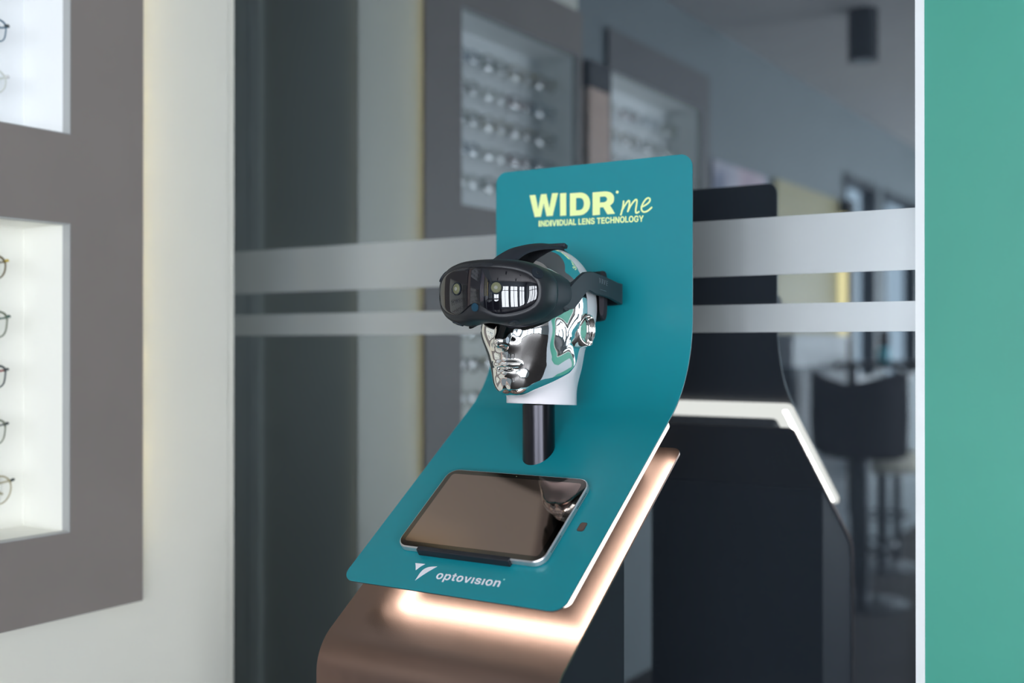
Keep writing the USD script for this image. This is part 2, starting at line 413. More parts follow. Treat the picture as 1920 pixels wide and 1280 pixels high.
obj('shaft', bx(0, 0.03, -0.07, 0.07, 0, 2.06), M['peach'], p5)
obj('cap', bx(0, 0.035, -0.074, 0.074, 2.06, 2.15), M['black'], p5)


# ------------------------------------------------------------------ eyewear
def lens_outline(w, h, n, droop=0.12, k=40):
    a = np.linspace(0, 2 * np.pi, k, endpoint=False)
    x = w / 2 * np.sign(np.cos(a)) * np.abs(np.cos(a)) ** (2 / n)
    z = h / 2 * np.sign(np.sin(a)) * np.abs(np.sin(a)) ** (2 / n)
    x = x * (1 + droop * z / (h / 2))
    return np.c_[x, z]


def eyeglasses(label, loc, mats, n=2.6, h=0.040, w=0.052, rim=0.0017, top=None, group=None):
    """Front faces +x; the temples are folded behind the lenses. mats: rim, temple, end piece."""
    t = thing('eyeglasses', label, 'eyeglasses', loc, group)
    for s in (-1, 1):
        o = lens_outline(w, h, n)
        pts = np.c_[-0.006 * ((np.abs(o[:, 0] + 0.034)) / 0.06) ** 2, s * (0.034 + o[:, 0]), o[:, 1]]
        obj('rim', tube(pts, np.where(o[:, 1] > h * 0.2, rim * 1.35, rim), 8, True), mats[0], t, smooth=True)
        ce = np.array([pts[:, 0].mean(), s * 0.034, 0])
        lm = loft([ce + (pts - ce) * q + [0.0045 * (1 - q * q), 0, 0] for q in (1, 0.75, 0.5, 0.25)], None, ce + [0.0045, 0, 0])
        obj('lens', lm, M['lens_clear'], t, smooth=True)
        e = tube([(-0.004, s * 0.058, h * 0.3), (-0.005, s * 0.064, h * 0.33), (-0.009, s * 0.068, h * 0.32)], [0.0024, 0.0028, 0.0022], 8)
        obj('end_piece', e, mats[2], t, smooth=True)
        tp = [(-0.010, s * 0.068, h * 0.31), (-0.016, s * 0.06, h * 0.26), (-0.020 - 0.003 * (s > 0), s * 0.02, h * 0.12), (-0.020 - 0.003 * (s > 0), -s * 0.03, -h * 0.02), (-0.020 - 0.003 * (s > 0), -s * 0.052, -h * 0.2)]
        obj('temple', tube(tp, [0.0016, 0.0021, 0.0021, 0.0021, 0.0024], 8), mats[1], t, smooth=True)
    obj('bridge', tube([(0, -0.0085, h * 0.18), (0.0015, -0.004, h * 0.25), (0.0015, 0.004, h * 0.25), (0, 0.0085, h * 0.18)], rim * 1.2, 8), mats[0], t, smooth=True)
    return t


def eye(name, c, r=0.3, **k): return mat('eyewear_' + name, c, r, **k)


E_ = {k: eye(k, *v) for k, v in {'blue': ((0.07, 0.16, 0.24),), 'clear': ((0.66, 0.68, 0.62), 0.2), 'yellow': ((0.62, 0.47, 0.08),), 'tort': ((0.16, 0.12, 0.05),), 'green': ((0.07, 0.14, 0.11),),
                              'olive': ((0.22, 0.24, 0.17),), 'red': ((0.35, 0.04, 0.03),), 'charcoal': ((0.05, 0.065, 0.065),), 'gold': ((0.45, 0.40, 0.25), 0.25), 'black': ((0.014, 0.03, 0.025),), 'silver': ((0.8, 0.8, 0.78), 0.2)}.items()}
GX, G1 = -1.92, 1.160
cols = [G1, 1.012, 0.864, 0.716]
vis = [('blue browline eyeglasses, topmost pair in the upper lit niche', 1.78, ('blue', 'blue', 'charcoal'), 3.2, 0.041, 0.0013),
       ('clear crystal round eyeglasses, second pair down in the upper niche', 1.685, ('clear', 'clear', 'silver'), 2.1, 0.044, 0.0013),
       ('yellow and tortoiseshell eyeglasses, topmost pair in the lower niche', 1.343, ('tort', 'tort', 'yellow'), 2.3, 0.044, 0.0016),
       ('dark green square eyeglasses, second pair down in the lower niche', 1.238, ('olive', 'green', 'green'), 2.9, 0.048, 0.0016),
       ('dark eyeglasses with red temples, middle pair in the lower niche', 1.142, ('charcoal', 'red', 'charcoal'), 3.2, 0.041, 0.0016),
       ('charcoal and silver eyeglasses, fourth pair down in the lower niche', 1.04, ('olive', 'charcoal', 'charcoal'), 2.8, 0.046, 0.0014),
       ('thin gold round eyeglasses with black corners, bottom pair in the lower niche', 0.933, ('gold', 'gold', 'black'), 2.05, 0.051, 0.0013)]
protos = []
for lab, z, ms, n, h, rim in vis:
    protos.append(eyeglasses(lab, (GX, G1 + (0.012 if z < 1.0 else 0.003 if 1.2 < z < 1.3 else 0), z), [E_[q] for q in ms], n=n, h=h, rim=rim))
GRP = 'eyewear in the niches seen only in the glass'
up_rows = [1.685, 1.78, 1.872, 1.962, 2.055]
low_rows = [0.933, 1.04, 1.142, 1.238, 1.343]
ORD = ['first', 'second', 'third', 'fourth', 'fifth']
COLOUR = ['blue browline', 'clear crystal', 'yellow tortoiseshell', 'dark green', 'red templed', 'charcoal', 'thin gold']
k = 0
for di, ys in ((0, cols), (1, (0.28, 0.105, -0.07, -0.245))):
    for which, rows in (('upper', up_rows), ('lower', low_rows)):
        for ri, z in enumerate(rows[::-1]):
            for ci, y in enumerate(ys):
                if di == 0 and ci == 0 and any(abs(v[1] - z) < 0.01 for v in vis):
                    continue
                q = (k * 3) % 7; k += 1
                copy_of(protos[q], (GX, y, z), f'reflected {COLOUR[q]} eyeglasses, {ORD[ri]} row, {ORD[ci]} column, {which} niche of the {("nearer", "further")[di]} panel', GRP)
dp = {0: stage.GetPrimAtPath('/World/eyewear_display'), 1: stage.GetPrimAtPath('/World/eyewear_display_001')}
for di, ys in ((0, cols), (1, (0.28, 0.105, -0.07, -0.245))):
    yc = sum(PANELS[di]) / 2
    for ni, rows in (('niche', up_rows), ('niche_001', low_rows)):
        n = stage.GetPrimAtPath(f'/World/eyewear_display{"_001" * di}/{ni}')
        for z in rows:
            for y in ys:
                obj('peg', tube([(-0.128, y - yc, z + 0.0045), (-0.063, y - yc, z + 0.0045), (-0.055, y - yc, z + 0.0085)], 0.003, 8), M['peg'], n)


# ------------------------------------------------------------------ the display stand
X0 = -0.968
TH = math.atan(0.718)
ct, st = math.cos(TH), math.sin(TH)
NS = np.array([0, -st, ct]); TG = np.array([0, ct, st])
P0 = np.array([X0, 1.30, -0.0887 + 0.718 * 1.30])
RB = 0.20
PHI = math.pi / 2 - TH
TL = RB * math.tan(PHI / 2)
L1 = 0.42 / ct - TL
L2 = RB * PHI
ZI = -0.0887 + 0.718 * 1.72
L3 = 1.519 - ZI - TL
BC = P0 + TG * L1 + NS * RB            # centre of the bend


def panel_map(s, l, h):
    """Unrolled panel (across, along, height above its face) to the bent sheet."""
    s, l, h = np.broadcast_arrays(*map(np.asarray, (s, l, h)))
    out = np.zeros(s.shape + (3,))
    flat = l <= L1
    up = l >= L1 + L2
    out[..., 0] = X0 + s
    a = np.clip((l - L1) / RB, 0, PHI)
    nY, nZ = -np.sin(TH + a), np.cos(TH + a)
    Y = BC[1] - (RB - h) * nY
    Z = BC[2] - (RB - h) * nZ
    d = np.where(flat, l - L1, np.where(up, l - L1 - L2, 0))
    out[..., 1] = Y + d * np.where(flat, ct, 0)
    out[..., 2] = Z + d * np.where(flat, st, np.where(up, 1.0, 0))
    return out


W2 = 0.1970
stand = thing('display_stand', 'copper and teal display stand with glowing underside before the glass', 'display stand', (X0, 1.5, 0))
SO = np.array([X0, 1.5, 0])


def on_stand(mesh):
    m = to_tri(mesh)
    m.vertices = m.vertices - SO
    return m


def bent(poly, h0, h1, maxe=0.012):
    m = extrude(poly, h1 - h0)
    ys = np.linspace(L1, L1 + L2, 22)
    for y in ys:                                          # cut along the bend so that it follows the curve
        m = trimesh.util.concatenate([trimesh.intersections.slice_mesh_plane(m, [0, q, 0], [0, y, 0]) for q in (1, -1)])
    m.merge_vertices()
    v = m.vertices
    m.vertices = panel_map(v[:, 0], v[:, 1], v[:, 2] + h0)
    return m


LT = L1 + L2 + L3
teal_poly = shapely.union_all([rrect(-W2, -0.006, W2, LT, 0.022, 10)])
tp = obj('teal_panel', on_stand(bent(teal_poly, -0.0012, 0.0)), M['teal'], stand, smooth=35, label='bent teal panel with printed lettering')
obj('panel_back', on_stand(bent(teal_poly.buffer(-0.0004), -0.0032, -0.0012)), M['black_back'], stand, smooth=35, label='black rear face of the teal panel')


def print_on(name, g, m, h=0.0003, label=None):
    e = extrude(g, h)
    v = e.vertices
    e.vertices = panel_map(v[:, 0], v[:, 1], v[:, 2])
    return obj(name, on_stand(e), m, tp, label=label)


def zl(z): return L1 + L2 + (z - (1.519 - L3))


# wordmark on the upright
for ch, a, b, z in (('W', -0.1235, -0.0632, 1.4323), ('I', -0.0588, -0.0462, 1.4310), ('D', -0.0385, 0.0025, 1.4295), ('R', 0.0075, 0.0515, 1.4278)):
    print_on('lettering', fit(glyphs(ch, 880), a, zl(z), b, zl(z + 0.0402)), M['lime'])
print_on('lettering', Point(0.0563, zl(1.4650)).buffer(0.0026), M['lime'])


def stroke(pts, w):
    p = np.array(pts, float)
    t = np.linspace(0, len(p) - 1, 12 * len(p))
    from scipy.interpolate import CubicSpline
    q = CubicSpline(np.arange(len(p)), p)(t)
    return LineString(q).buffer(w / 2)


U = 0.0245
def me(pts): return [(0.062 + x * 0.060, zl(1.4258 + y * U)) for x, y in pts]


m_ = stroke(me([(0.11, 0.92), (0.08, 0.45), (0.02, -0.02)]), 0.0030).union(stroke(me([(0.05, 0.25), (0.17, 0.68), (0.27, 0.93), (0.30, 0.75), (0.245, 0.18)]), 0.0030)).union(
    stroke(me([(0.255, 0.22), (0.38, 0.70), (0.50, 0.96), (0.535, 0.78), (0.50, 0.25), (0.52, 0.03), (0.60, 0.10)]), 0.0030))
e_ = stroke(me([(0.68, 0.42), (0.80, 0.52), (0.93, 0.74), (0.94, 0.96), (0.85, 0.98), (0.74, 0.70), (0.68, 0.36), (0.72, 0.10), (0.84, 0.08), (1.0, 0.33)]), 0.0030)
print_on('lettering', m_, M['lime']); print_on('lettering', e_, M['lime'])
sub = fit(glyphs('INDIVIDUAL LENS TECHNOLOGY', 760, track=0.0), -0.1041, 0, 0.107, 0.0112)
print_on('lettering', affinity.translate(affinity.rotate(sub, -1.0, origin=(0, 0)), 0, zl(1.4124)), M['lime'], label='lime subtitle line')

# logo mark and maker's name near the lower edge
tri = Polygon([(-0.0845, 0.0446), (-0.0665, 0.0452), (-0.0712, 0.0392), (-0.0751, 0.0310), (-0.0790, 0.0372)])
a0, a1 = np.array([-0.0640, 0.0118]), np.array([-0.0426, 0.0436])
d_ = a1 - a0; nrm = np.array([-d_[1], d_[0]]); tt = np.linspace(0, 1, 18)
up_e = np.array([a0 + d_ * u + nrm * 0.30 * np.sin(np.pi * u ** 1.15) for u in tt])
lo_e = np.array([a0 + d_ * u + nrm * 0.03 * np.sin(np.pi * u) for u in tt[::-1]])
print_on('logo_mark', tri, M['white_print'], label='white leaf shaped logo mark')
print_on('logo_mark', Polygon(np.vstack([up_e, lo_e])).buffer(0), M['white_print'], label='white leaf shaped logo mark')
nm = glyphs('optov\u0131s\u0131on', 620, track=0.06)
nb = nm.bounds; xh = 0.0118
k_ = 0.112 / (nb[2] - nb[0])
nm = affinity.scale(affinity.translate(nm, -nb[0], 0), k_, xh / 0.75, origin=(0, 0))
nm = affinity.affine_transform(nm, [1, -0.10, 0.012, 1, -0.0322, 0.0205])
print_on('lettering', nm, M['white_print'], label="white maker's name")
print_on('lettering', Point(0.0812, 0.0365).buffer(0.0014), M['mint_print'])

# copper key slot right of the tablet
slot = affinity.translate(affinity.skew(rrect(-0.0052, -0.0085, 0.0052, 0.0085, 0.003), 0, 0), 0.1545, 0.1540)
e = extrude(slot.buffer(0.0008), 0.0002); e.vertices = panel_map(e.vertices[:, 0], e.vertices[:, 1], e.vertices[:, 2])
sl = obj('slot', on_stand(e), M['black_back'], tp, label='small rounded slot')
e = extrude(slot, 0.0004); e.vertices = panel_map(e.vertices[:, 0], e.vertices[:, 1], e.vertices[:, 2])
obj('slot', on_stand(e), M['bronze'], tp, label='copper coloured slot insert')

# ledge that carries the tablet
lg = m3.Manifold.batch_hull([m3.Manifold.sphere(0.0016, 12).translate([x, y, z]) for x in (-0.0865, 0.0780) for y in (0.0618, 0.0672) for z in (0.0016, 0.0115)])
def slope_map(mesh):
    m = to_tri(mesh)
    v = m.vertices
    m.vertices = P0 + np.outer(v[:, 0], [1, 0, 0]) + np.outer(v[:, 1], TG) + np.outer(v[:, 2], NS)
    return m


obj('tablet_ledge', on_stand(slope_map(lg)), M['ledge'], stand, smooth=30)

# post that carries the head
pc = (X0 + 0.0006, 1.552)
zt = 1.1036
cyl = m3.Manifold.cylinder(0.5, 0.0265, 0.0265, 64).translate([pc[0], pc[1], zt - 0.5])
half = m3.Manifold.cube([2, 2, 2], True).rotate([math.degrees(TH), 0, 0]).translate(list(P0 + TG * 0.3 + NS * (1.0 + 0.0002)))
obj('post', on_stand(cyl ^ half), M['post'], stand, smooth=30, label='black cylindrical post')

# copper body under the panel: a bent sheet over a dark column
GAP = 0.053
def bz(y): return -0.0887 - GAP / ct + 0.718 * y


YB, RF = 1.252, 0.075
prof = []
prof.append((1.655, bz(1.655)))
tf = RF * math.tan(PHI / 2)
corner = np.array([YB, bz(YB)])
q1 = corner + np.array([ct, st]) * tf
q2 = corner + np.array([0, -1]) * tf
cc = q1 + np.array([st, -ct]) * RF
for a in np.linspace(0, PHI, 14):
    nv = np.array([-math.sin(TH + a), math.cos(TH + a)])
    prof.append(tuple(cc + nv * RF))
prof.append((YB, 0.02))
prof = np.array(prof)
seg = np.r_[0, np.cumsum(np.linalg.norm(np.diff(prof, axis=0), axis=1))]
WB = 0.2075
sheet = rrect(-WB, 0, WB, seg[-1] + 0.0, 0.014, 8).union(sbox(-WB, 0.1, WB, seg[-1]))
sm = extrude(sheet, 0.004)
for y in seg[1:-1]:
    sm = trimesh.util.concatenate([trimesh.intersections.slice_mesh_plane(sm, [0, q, 0], [0, y, 0]) for q in (1, -1)])
sm.merge_vertices()
v = sm.vertices
yy, zz = np.interp(v[:, 1], seg, prof[:, 0]), np.interp(v[:, 1], seg, prof[:, 1])
tv = np.gradient(prof, axis=0); tv /= np.linalg.norm(tv, axis=1, keepdims=True)
tv[0] = (-ct, -st); tv[-1] = (0, -1); tv[1] = (-ct, -st); tv[-2] = (0, -1)
ty, tz = np.interp(v[:, 1], seg, tv[:, 0]), np.interp(v[:, 1], seg, tv[:, 1])
ln = np.hypot(ty, tz); ny, nz = tz / ln, -ty / ln           # outward: up and to the front
h = v[:, 2] - 0.004
sm.vertices = np.c_[X0 + v[:, 0], yy + ny * h, zz + nz * h]
sm.fix_normals()
obj('copper_sheet', on_stand(sm), M['bronze'], stand, smooth=30, label='brushed copper front sheet')
ins = 0.005
ZB = [bz(y) - 0.006 for y in (YB + 0.075, 1.463)]
side = Polygon([(YB + ins, 0.0), (YB + ins, q2[1]), (cc[0] - (RF - ins) * math.sin(TH + PHI / 2), cc[1] + (RF - ins) * math.cos(TH + PHI / 2)), (YB + 0.075, bz(YB + 0.075) - 0.007), (1.463, bz(1.463) - 0.007), (1.463, 0.0)])
obj('column', on_stand(yz_plate(side, X0 - WB + 0.004, X0 + WB - 0.004)), M['black_body'], stand, label='dark column under the copper sheet')

# light box between panel and sheet: white acrylic slab and LED strips
slab = rrect(-W2 + 0.022, 0.012, W2 - 0.0012, 0.412, 0.012, 6).difference(rrect(-W2 + 0.065, 0.058, W2 - 0.046, 0.366, 0.01, 6))
obj('acrylic_slab', on_stand(slope_map(axes_map(extrude(slab, 0.009), (0, 0, -0.0125), (1, 0, 0), (0, 1, 0), (0, 0, 1)))), M['acrylic'], stand, label='glowing white acrylic slab under the teal panel')
core = rrect(-W2 + 0.066, 0.059, W2 - 0.047, 0.365, 0.01, 6)
obj('spacer_block', on_stand(slope_map(axes_map(extrude(core, GAP - 0.0035), (0, 0, -GAP), (1, 0, 0), (0, 1, 0), (0, 0, 1)))), M['black_body'], stand)
for (x0, x1, y0, y1) in ((-W2 + 0.05, W2 - 0.012, 0.028, 0.036), (W2 - 0.020, W2 - 0.012, 0.040, 0.40), (-W2 + 0.05, -W2 + 0.058, 0.04, 0.40)):
    obj('light_strip', on_stand(slope_map(bx(x0, x1, y0, y1, -0.0165, -0.0130))), M['led'], stand, label='warm white light strip')

# ------------------------------------------------------------------ tablet
TB0 = np.array([X0 + 0.0032, 0, 0]); 
tab = thing('tablet', 'tablet computer with brown reflection painted into its dark screen, lying on the sloped teal panel', 'tablet', tuple(P0 + TG * 0.155 + NS * 0.0005))
TO = P0 + TG * 0.155 + NS * 0.0005
def on_tab(mesh):
    m = slope_map(axes_map(mesh, (0.0, 0.155, 0.0005), (1, 0, 0), (0, 1, 0), (0, 0, 1)))
    m.vertices = m.vertices - TO
    return m


TWX, TWY, TR = 0.1335, 0.0895, 0.020
body = m3.Manifold.batch_hull([m3.Manifold.cylinder(0.0104, TR - 0.0012, TR - 0.0012, 48).translate([x, y, 0]) for x in (-TWX + TR, TWX - TR) for y in (-TWY + TR, TWY - TR)] +
                              [m3.Manifold.cylinder(0.0070, TR, TR, 48).translate([x, y, 0.0018]) for x in (-TWX + TR, TWX - TR) for y in (-TWY + TR, TWY - TR)])
obj('casing', on_tab(body), M['alu'], tab, smooth=30, label='silver aluminium casing')
obj('bezel', on_tab(axes_map(extrude(rrect(-TWX + 0.0022, -TWY + 0.0022, TWX - 0.0022, TWY - 0.0022, TR - 0.002), 0.0004), (0, 0, 0.0103), (1, 0, 0), (0, 1, 0), (0, 0, 1))), M['bezel'], tab)
obj('screen', on_tab(axes_map(extrude(rrect(-TWX + 0.0115, -TWY + 0.0115, TWX - 0.0115, TWY - 0.0115, 0.006), 0.0002), (0, 0, 0.0106), (1, 0, 0), (0, 1, 0), (0, 0, 1))), M['screen'], tab, label='dark screen with brown reflection painted in')
obj('camera_dot', on_tab(axes_map(extrude(Point(0, TWY - 0.0068).buffer(0.0011), 0.0002), (0, 0, 0.0107), (1, 0, 0), (0, 1, 0), (0, 0, 1))), M['lens_olive'], tab)
holes = [sbox(TWX - 0.0002, y, TWX + 0.0003, y + 0.0016) for y in np.r_[np.linspace(-0.06, -0.03, 11), np.linspace(0.03, 0.06, 11)]]
obj('speaker_hole', on_tab(trimesh.util.concatenate([bx(TWX - 0.0004, TWX + 0.0002, y, y + 0.0016, 0.0042, 0.0062) for y in np.r_[np.linspace(-0.062, -0.03, 11), np.linspace(0.03, 0.062, 11)]])), M['ledge'], tab, label='two rows of tiny speaker holes')


# ------------------------------------------------------------------ mannequin head
def smin(a, b, k):
    h = np.clip(0.5 + 0.5 * (b - a) / k, 0, 1)
    return b * (1 - h) + a * h - k * h * (1 - h)


def ell(p, c, r):
    q = (p - np.array(c)) / np.array(r)
    k0 = np.linalg.norm(q, axis=-1); k1 = np.linalg.norm(q / np.array(r), axis=-1)
    return k0 * (k0 - 1) / np.maximum(k1, 1e-9)


def cap(p, a, b, ra, rb):
    a, b = np.array(a, float), np.array(b, float)
    t = np.clip(((p - a) @ (b - a)) / ((b - a) @ (b - a)), 0, 1)
    return np.linalg.norm(p - a - t[..., None] * (b - a), axis=-1) - (ra + (rb - ra) * t)


def head_f(p):
    """p: (x across, y back, z up) with x = 0 on the centre line, y and z in the room."""
    m = p.copy(); m[..., 0] = np.abs(m[..., 0])
    d = ell(m, (0, 1.567, 1.258), (0.0755, 0.110, 0.0955))
    d = smin(d, ell(m, (0, 1.588, 1.265), (0.0725, 0.089, 0.0955)), 0.010)
    d = smin(d, ell(m, (0, 1.575, 1.187), (0.060, 0.063, 0.066)), 0.016)
    d = smin(d, ell(m, (0, 1.522, 1.205), (0.064, 0.072, 0.082)), 0.02)
    d = smin(d, cap(m, (0.012, 1.482, 1.143), (0.050, 1.550, 1.168), 0.0195, 0.018), 0.02)     # jaw
    d = smin(d, cap(m, (0, 1.480, 1.144), (0.006, 1.480, 1.144), 0.0215, 0.0215), 0.012)           # chin
    d = smin(d, ell(m, (0, 1.4945, 1.165), (0.038, 0.037, 0.034)), 0.014)                       # muzzle
    d = smin(d, ell(m, (0.036, 1.490, 1.224), (0.024, 0.022, 0.022)), 0.026)                    # cheekbone
    n = cap(m, (0, 1.468, 1.250), (0, 1.4440, 1.2065), 0.0088, 0.0112)
    n = smin(n, ell(m, (0.0125, 1.4600, 1.2020), (0.0075, 0.0110, 0.0072)), 0.005)
    d = smin(d, n, 0.010)
    d = smin(d, ell(m, (0.004, 1.4615, 1.1705), (0.0210, 0.0112, 0.0064)), 0.005)
    d = smin(d, ell(m, (0, 1.4635, 1.1570), (0.0195, 0.0118, 0.0072)), 0.005)
    mouth = cap(m, (0, 1.4515, 1.1640), (0.0225, 1.4640, 1.1640), 0.0020, 0.0014)
    d = -smin(-d, mouth, 0.003)
    # neck, cut by a plane that rises a little to the front
    r = np.sqrt((m[..., 0] / 0.0570) ** 2 + ((m[..., 1] - 1.562) / 0.0590) ** 2)
    nk = np.maximum((r - 1) * 0.057, m[..., 2] - 1.20)
    d = smin(d, nk, 0.022)
    cut = (1.1035 - 0.06 * (m[..., 1] - 1.562)) - m[..., 2]
    return np.maximum(d, cut)


ic = trimesh.creation.icosphere(6)
ic = ic.subdivide() if False else ic
dirs = ic.vertices / np.linalg.norm(ic.vertices, axis=1, keepdims=True)
HC = np.array([0, 1.535, 1.182])
lo, hi = np.full(len(dirs), 0.0), np.full(len(dirs), 0.26)
steps = np.linspace(0.26, 0.02, 90)
found = np.zeros(len(dirs), bool)
for a, b in zip(steps[:-1], steps[1:]):
    inside = (head_f(HC + dirs * b) < 0) & ~found
    lo[inside], hi[inside] = b, a
    found |= inside
for _ in range(22):
    md = (lo + hi) / 2
    ins_ = head_f(HC + dirs * md[:, None]) < 0
    lo, hi = np.where(ins_, md, lo), np.where(ins_, hi, md)
hv = HC + dirs * lo[:, None]
eps = 5e-4
grad = np.stack([head_f(hv + np.eye(3)[i] * eps) - head_f(hv - np.eye(3)[i] * eps) for i in range(3)], -1)
grad /= np.linalg.norm(grad, axis=1, keepdims=True)
BZ = np.array([1.09, 1.118, 1.124, 1.132, 1.1415, 1.156, 1.1755, 1.1966, 1.216, 1.25, 1.28, 1.33, 1.347, 1.40])
BY = np.array([1.40, 1.462, 1.478, 1.494, 1.513, 1.541, 1.556, 1.574, 1.583, 1.580, 1.579, 1.578, 1.576, 1.57])


def chrome_d(v):
    """About the distance from the seam between chrome mask and white shell; positive on the mask."""
    yb = np.interp(v[:, 2], BZ, BY)
    slope = np.interp(v[:, 2], BZ[:-1] + np.diff(BZ) / 2, np.diff(BY) / np.diff(BZ))
    return (yb - v[:, 1]) / np.sqrt(1 + slope ** 2)


ht = trimesh.Trimesh(hv, ic.faces, process=False)
zl_ = hv[:, 2].copy()
trimesh.smoothing.filter_taubin(ht, iterations=16)
hv = np.where((zl_ > 1.116)[:, None], ht.vertices, hv)
cd = chrome_d(hv)
head = thing('mannequin_head', 'chrome faced mannequin head with white back on a black post', 'mannequin head', (X0, 1.56, 1.10))
HO = np.array([0, 1.56, 1.10])
lift = 0.0022 * np.sqrt(np.clip(1 - (1 - np.clip(cd / 0.0035, 0, 1)) ** 2, 0, 1)) - 0.0006
fm = hv + grad * lift[:, None]
keep = (cd[ic.faces] > -0.0006).all(1)
face = trimesh.Trimesh(fm - HO, ic.faces[keep], process=False); face.remove_unreferenced_vertices()
obj('face_mask', face, M['chrome'], head, smooth=True, label='polished chrome face mask')
keepw = (cd[ic.faces] < 0.006).any(1)
shell = trimesh.Trimesh(hv - HO, ic.faces[keepw], process=False); shell.remove_unreferenced_vertices()
obj('back_shell', shell, M['white_shell'], head, smooth=40, label='satin white back shell and neck')


def ear(s):
    """A smooth ear: raised curled rim, hollow bowl, lobe. Outer side along +x times s, front towards -y."""
    th = np.linspace(0, 2 * np.pi, 72, endpoint=False)
    rows = []
    for r in np.r_[np.linspace(1.06, 0.62, 18), np.linspace(0.58, 0.08, 10)]:
        c, q = np.cos(th), np.sin(th)
        y = r * 0.0155 * c * np.where(q > 0, 1.06, 1.06 - 0.36 * q * q) + 0.0025 * np.abs(q) * q
        z = r * 0.0285 * q + 0.002
        back = 0.5 + 0.5 * np.clip(c * 1.5 + np.abs(q) * 0.9, -1, 1)
        rim = np.exp(-((r - 0.86) / 0.13) ** 2) * (0.0035 + 0.0085 * back)
        bowl = 0.0040 * (1 - np.exp(-((1.06 - r) / 0.25) ** 2))
        lobe = 0.0045 * np.exp(-((z + 0.019) / 0.007) ** 2 - (y / 0.008) ** 2)
        flange = -0.010 * np.clip((r - 0.98) / 0.08, 0, 1)
        rows.append(np.c_[rim + bowl + lobe + flange, y, z])
    t = loft(rows, None, rows[-1].mean(0))
    t.fix_normals()
    t.apply_transform(trimesh.transformations.rotation_matrix(math.radians(-14), [0, 0, 1]))
    if t.face_normals[-1][0] < 0:
        t.faces = t.faces[:, ::-1]
    if s < 0:
        t.vertices[:, 0] *= -1; t.faces = t.faces[:, ::-1]
    t.apply_translation([s * 0.0725, 1.572, 1.2215] - HO)
    return t


for s in (1, -1):
    obj('ear', ear(s), M['chrome'], head, smooth=True, label='chrome ear')

# ------------------------------------------------------------------ headset
T0 = 1.280
hs = thing('headset', 'black virtual reality headset strapped over the eyes of the chrome head', 'headset', (X0, 1.45, T0))
HS = np.array([0, 1.45, T0])


def Yf(s, t): return 1.372 + 4.0 * s ** 2 + 2.2 * t ** 2


def ring(a, top, bot, n, notch, nw, K):
    ph = np.linspace(0, 2 * np.pi, K, endpoint=False)
    c, s_ = np.cos(ph), np.sin(ph)
    x = a * np.sign(c) * np.abs(c) ** (2 / n)
    t = np.where(s_ >= 0, top, bot) * np.abs(s_) ** (2 / n)
    t = t + np.where(s_ < 0, notch * np.exp(-(x / nw) ** 2) * np.abs(s_), 0)
    return x, t


K = 144
secs = []
for a, top, bot, n, notch, nw, fy in (
        (0.0925, 0.0380, -0.0385, 2.7, 0.013, 0.026, lambda s, t: Yf(s, t)),
        (0.0950, 0.0420, -0.0430, 2.7, 0.012, 0.026, lambda s, t: Yf(s, t) + 0.0012),
        (0.0975, 0.0462, -0.0480, 2.7, 0.008, 0.030, lambda s, t: Yf(s, t) + 0.0055),
        (0.0988, 0.0490, -0.0515, 2.7, 0.008, 0.030, lambda s, t: Yf(s, t) + 0.013),
        (0.0990, 0.0505, -0.0530, 2.7, 0.008, 0.030, lambda s, t: Yf(s, t) + 0.024),
        (0.0985, 0.0512, -0.0540, 2.7, 0.008, 0.030, lambda s, t: Yf(s, t) + 0.036),
        (0.0968, 0.0505, -0.0535, 2.7, 0.012, 0.024, lambda s, t: 1.4105 + 4.6 * s ** 2 - 2 * t ** 2)):
    x, t = ring(a, top, bot, n, notch, nw, K)
    secs.append(np.c_[x, fy(x, t), T0 + t])


def hs_obj(name, mesh, m, parent=None, smooth=30, label=None):
    t = to_tri(mesh)
    t.vertices = t.vertices - HS
    return obj(name, t, m, parent or hs, smooth=smooth, label=label)


bm = loft(secs, (0, 1.374, T0), (0, 1.4105, T0))
bm.fix_normals()
hs_body = hs_obj('housing', bm, M['hs_body'], smooth=40)
# rear housing and face cushion
secs2 = []
for a, top, bot, n, notch, nw, fy in (
        (0.0945, 0.0490, -0.0520, 2.7, 0.014, 0.024, lambda s, t: 1.4085 + 4.6 * s ** 2 - 2 * t ** 2),
        (0.0940, 0.0495, -0.0535, 2.7, 0.020, 0.024, lambda s, t: 1.4240 + 5.6 * s ** 2 - 5 * t ** 2),
        (0.0920, 0.0492, -0.0560, 2.6, 0.026, 0.023, lambda s, t: 1.4380 + 7.2 * s ** 2 - 10 * t ** 2),
        (0.0885, 0.0480, -0.0585, 2.6, 0.032, 0.022, lambda s, t: 1.4500 + 8.6 * s ** 2 - 16 * t ** 2),
        (0.0860, 0.0465, -0.0590, 2.6, 0.034, 0.022, lambda s, t: 1.4550 + 9.2 * s ** 2 - 18 * t ** 2),
        (0.0810, 0.0430, -0.0560, 2.6, 0.034, 0.022, lambda s, t: 1.4580 + 9.4 * s ** 2 - 18 * t ** 2)):
    x, t = ring(a, top, bot, n, notch, nw, K)
    secs2.append(np.c_[x, fy(x, t), T0 + t])
gm = loft(secs2, (0, 1.4085, T0), None)
gm.fix_normals()
hs_obj('face_cushion', gm, M['hs_grey'], smooth=40, label='charcoal rear housing and face cushion')

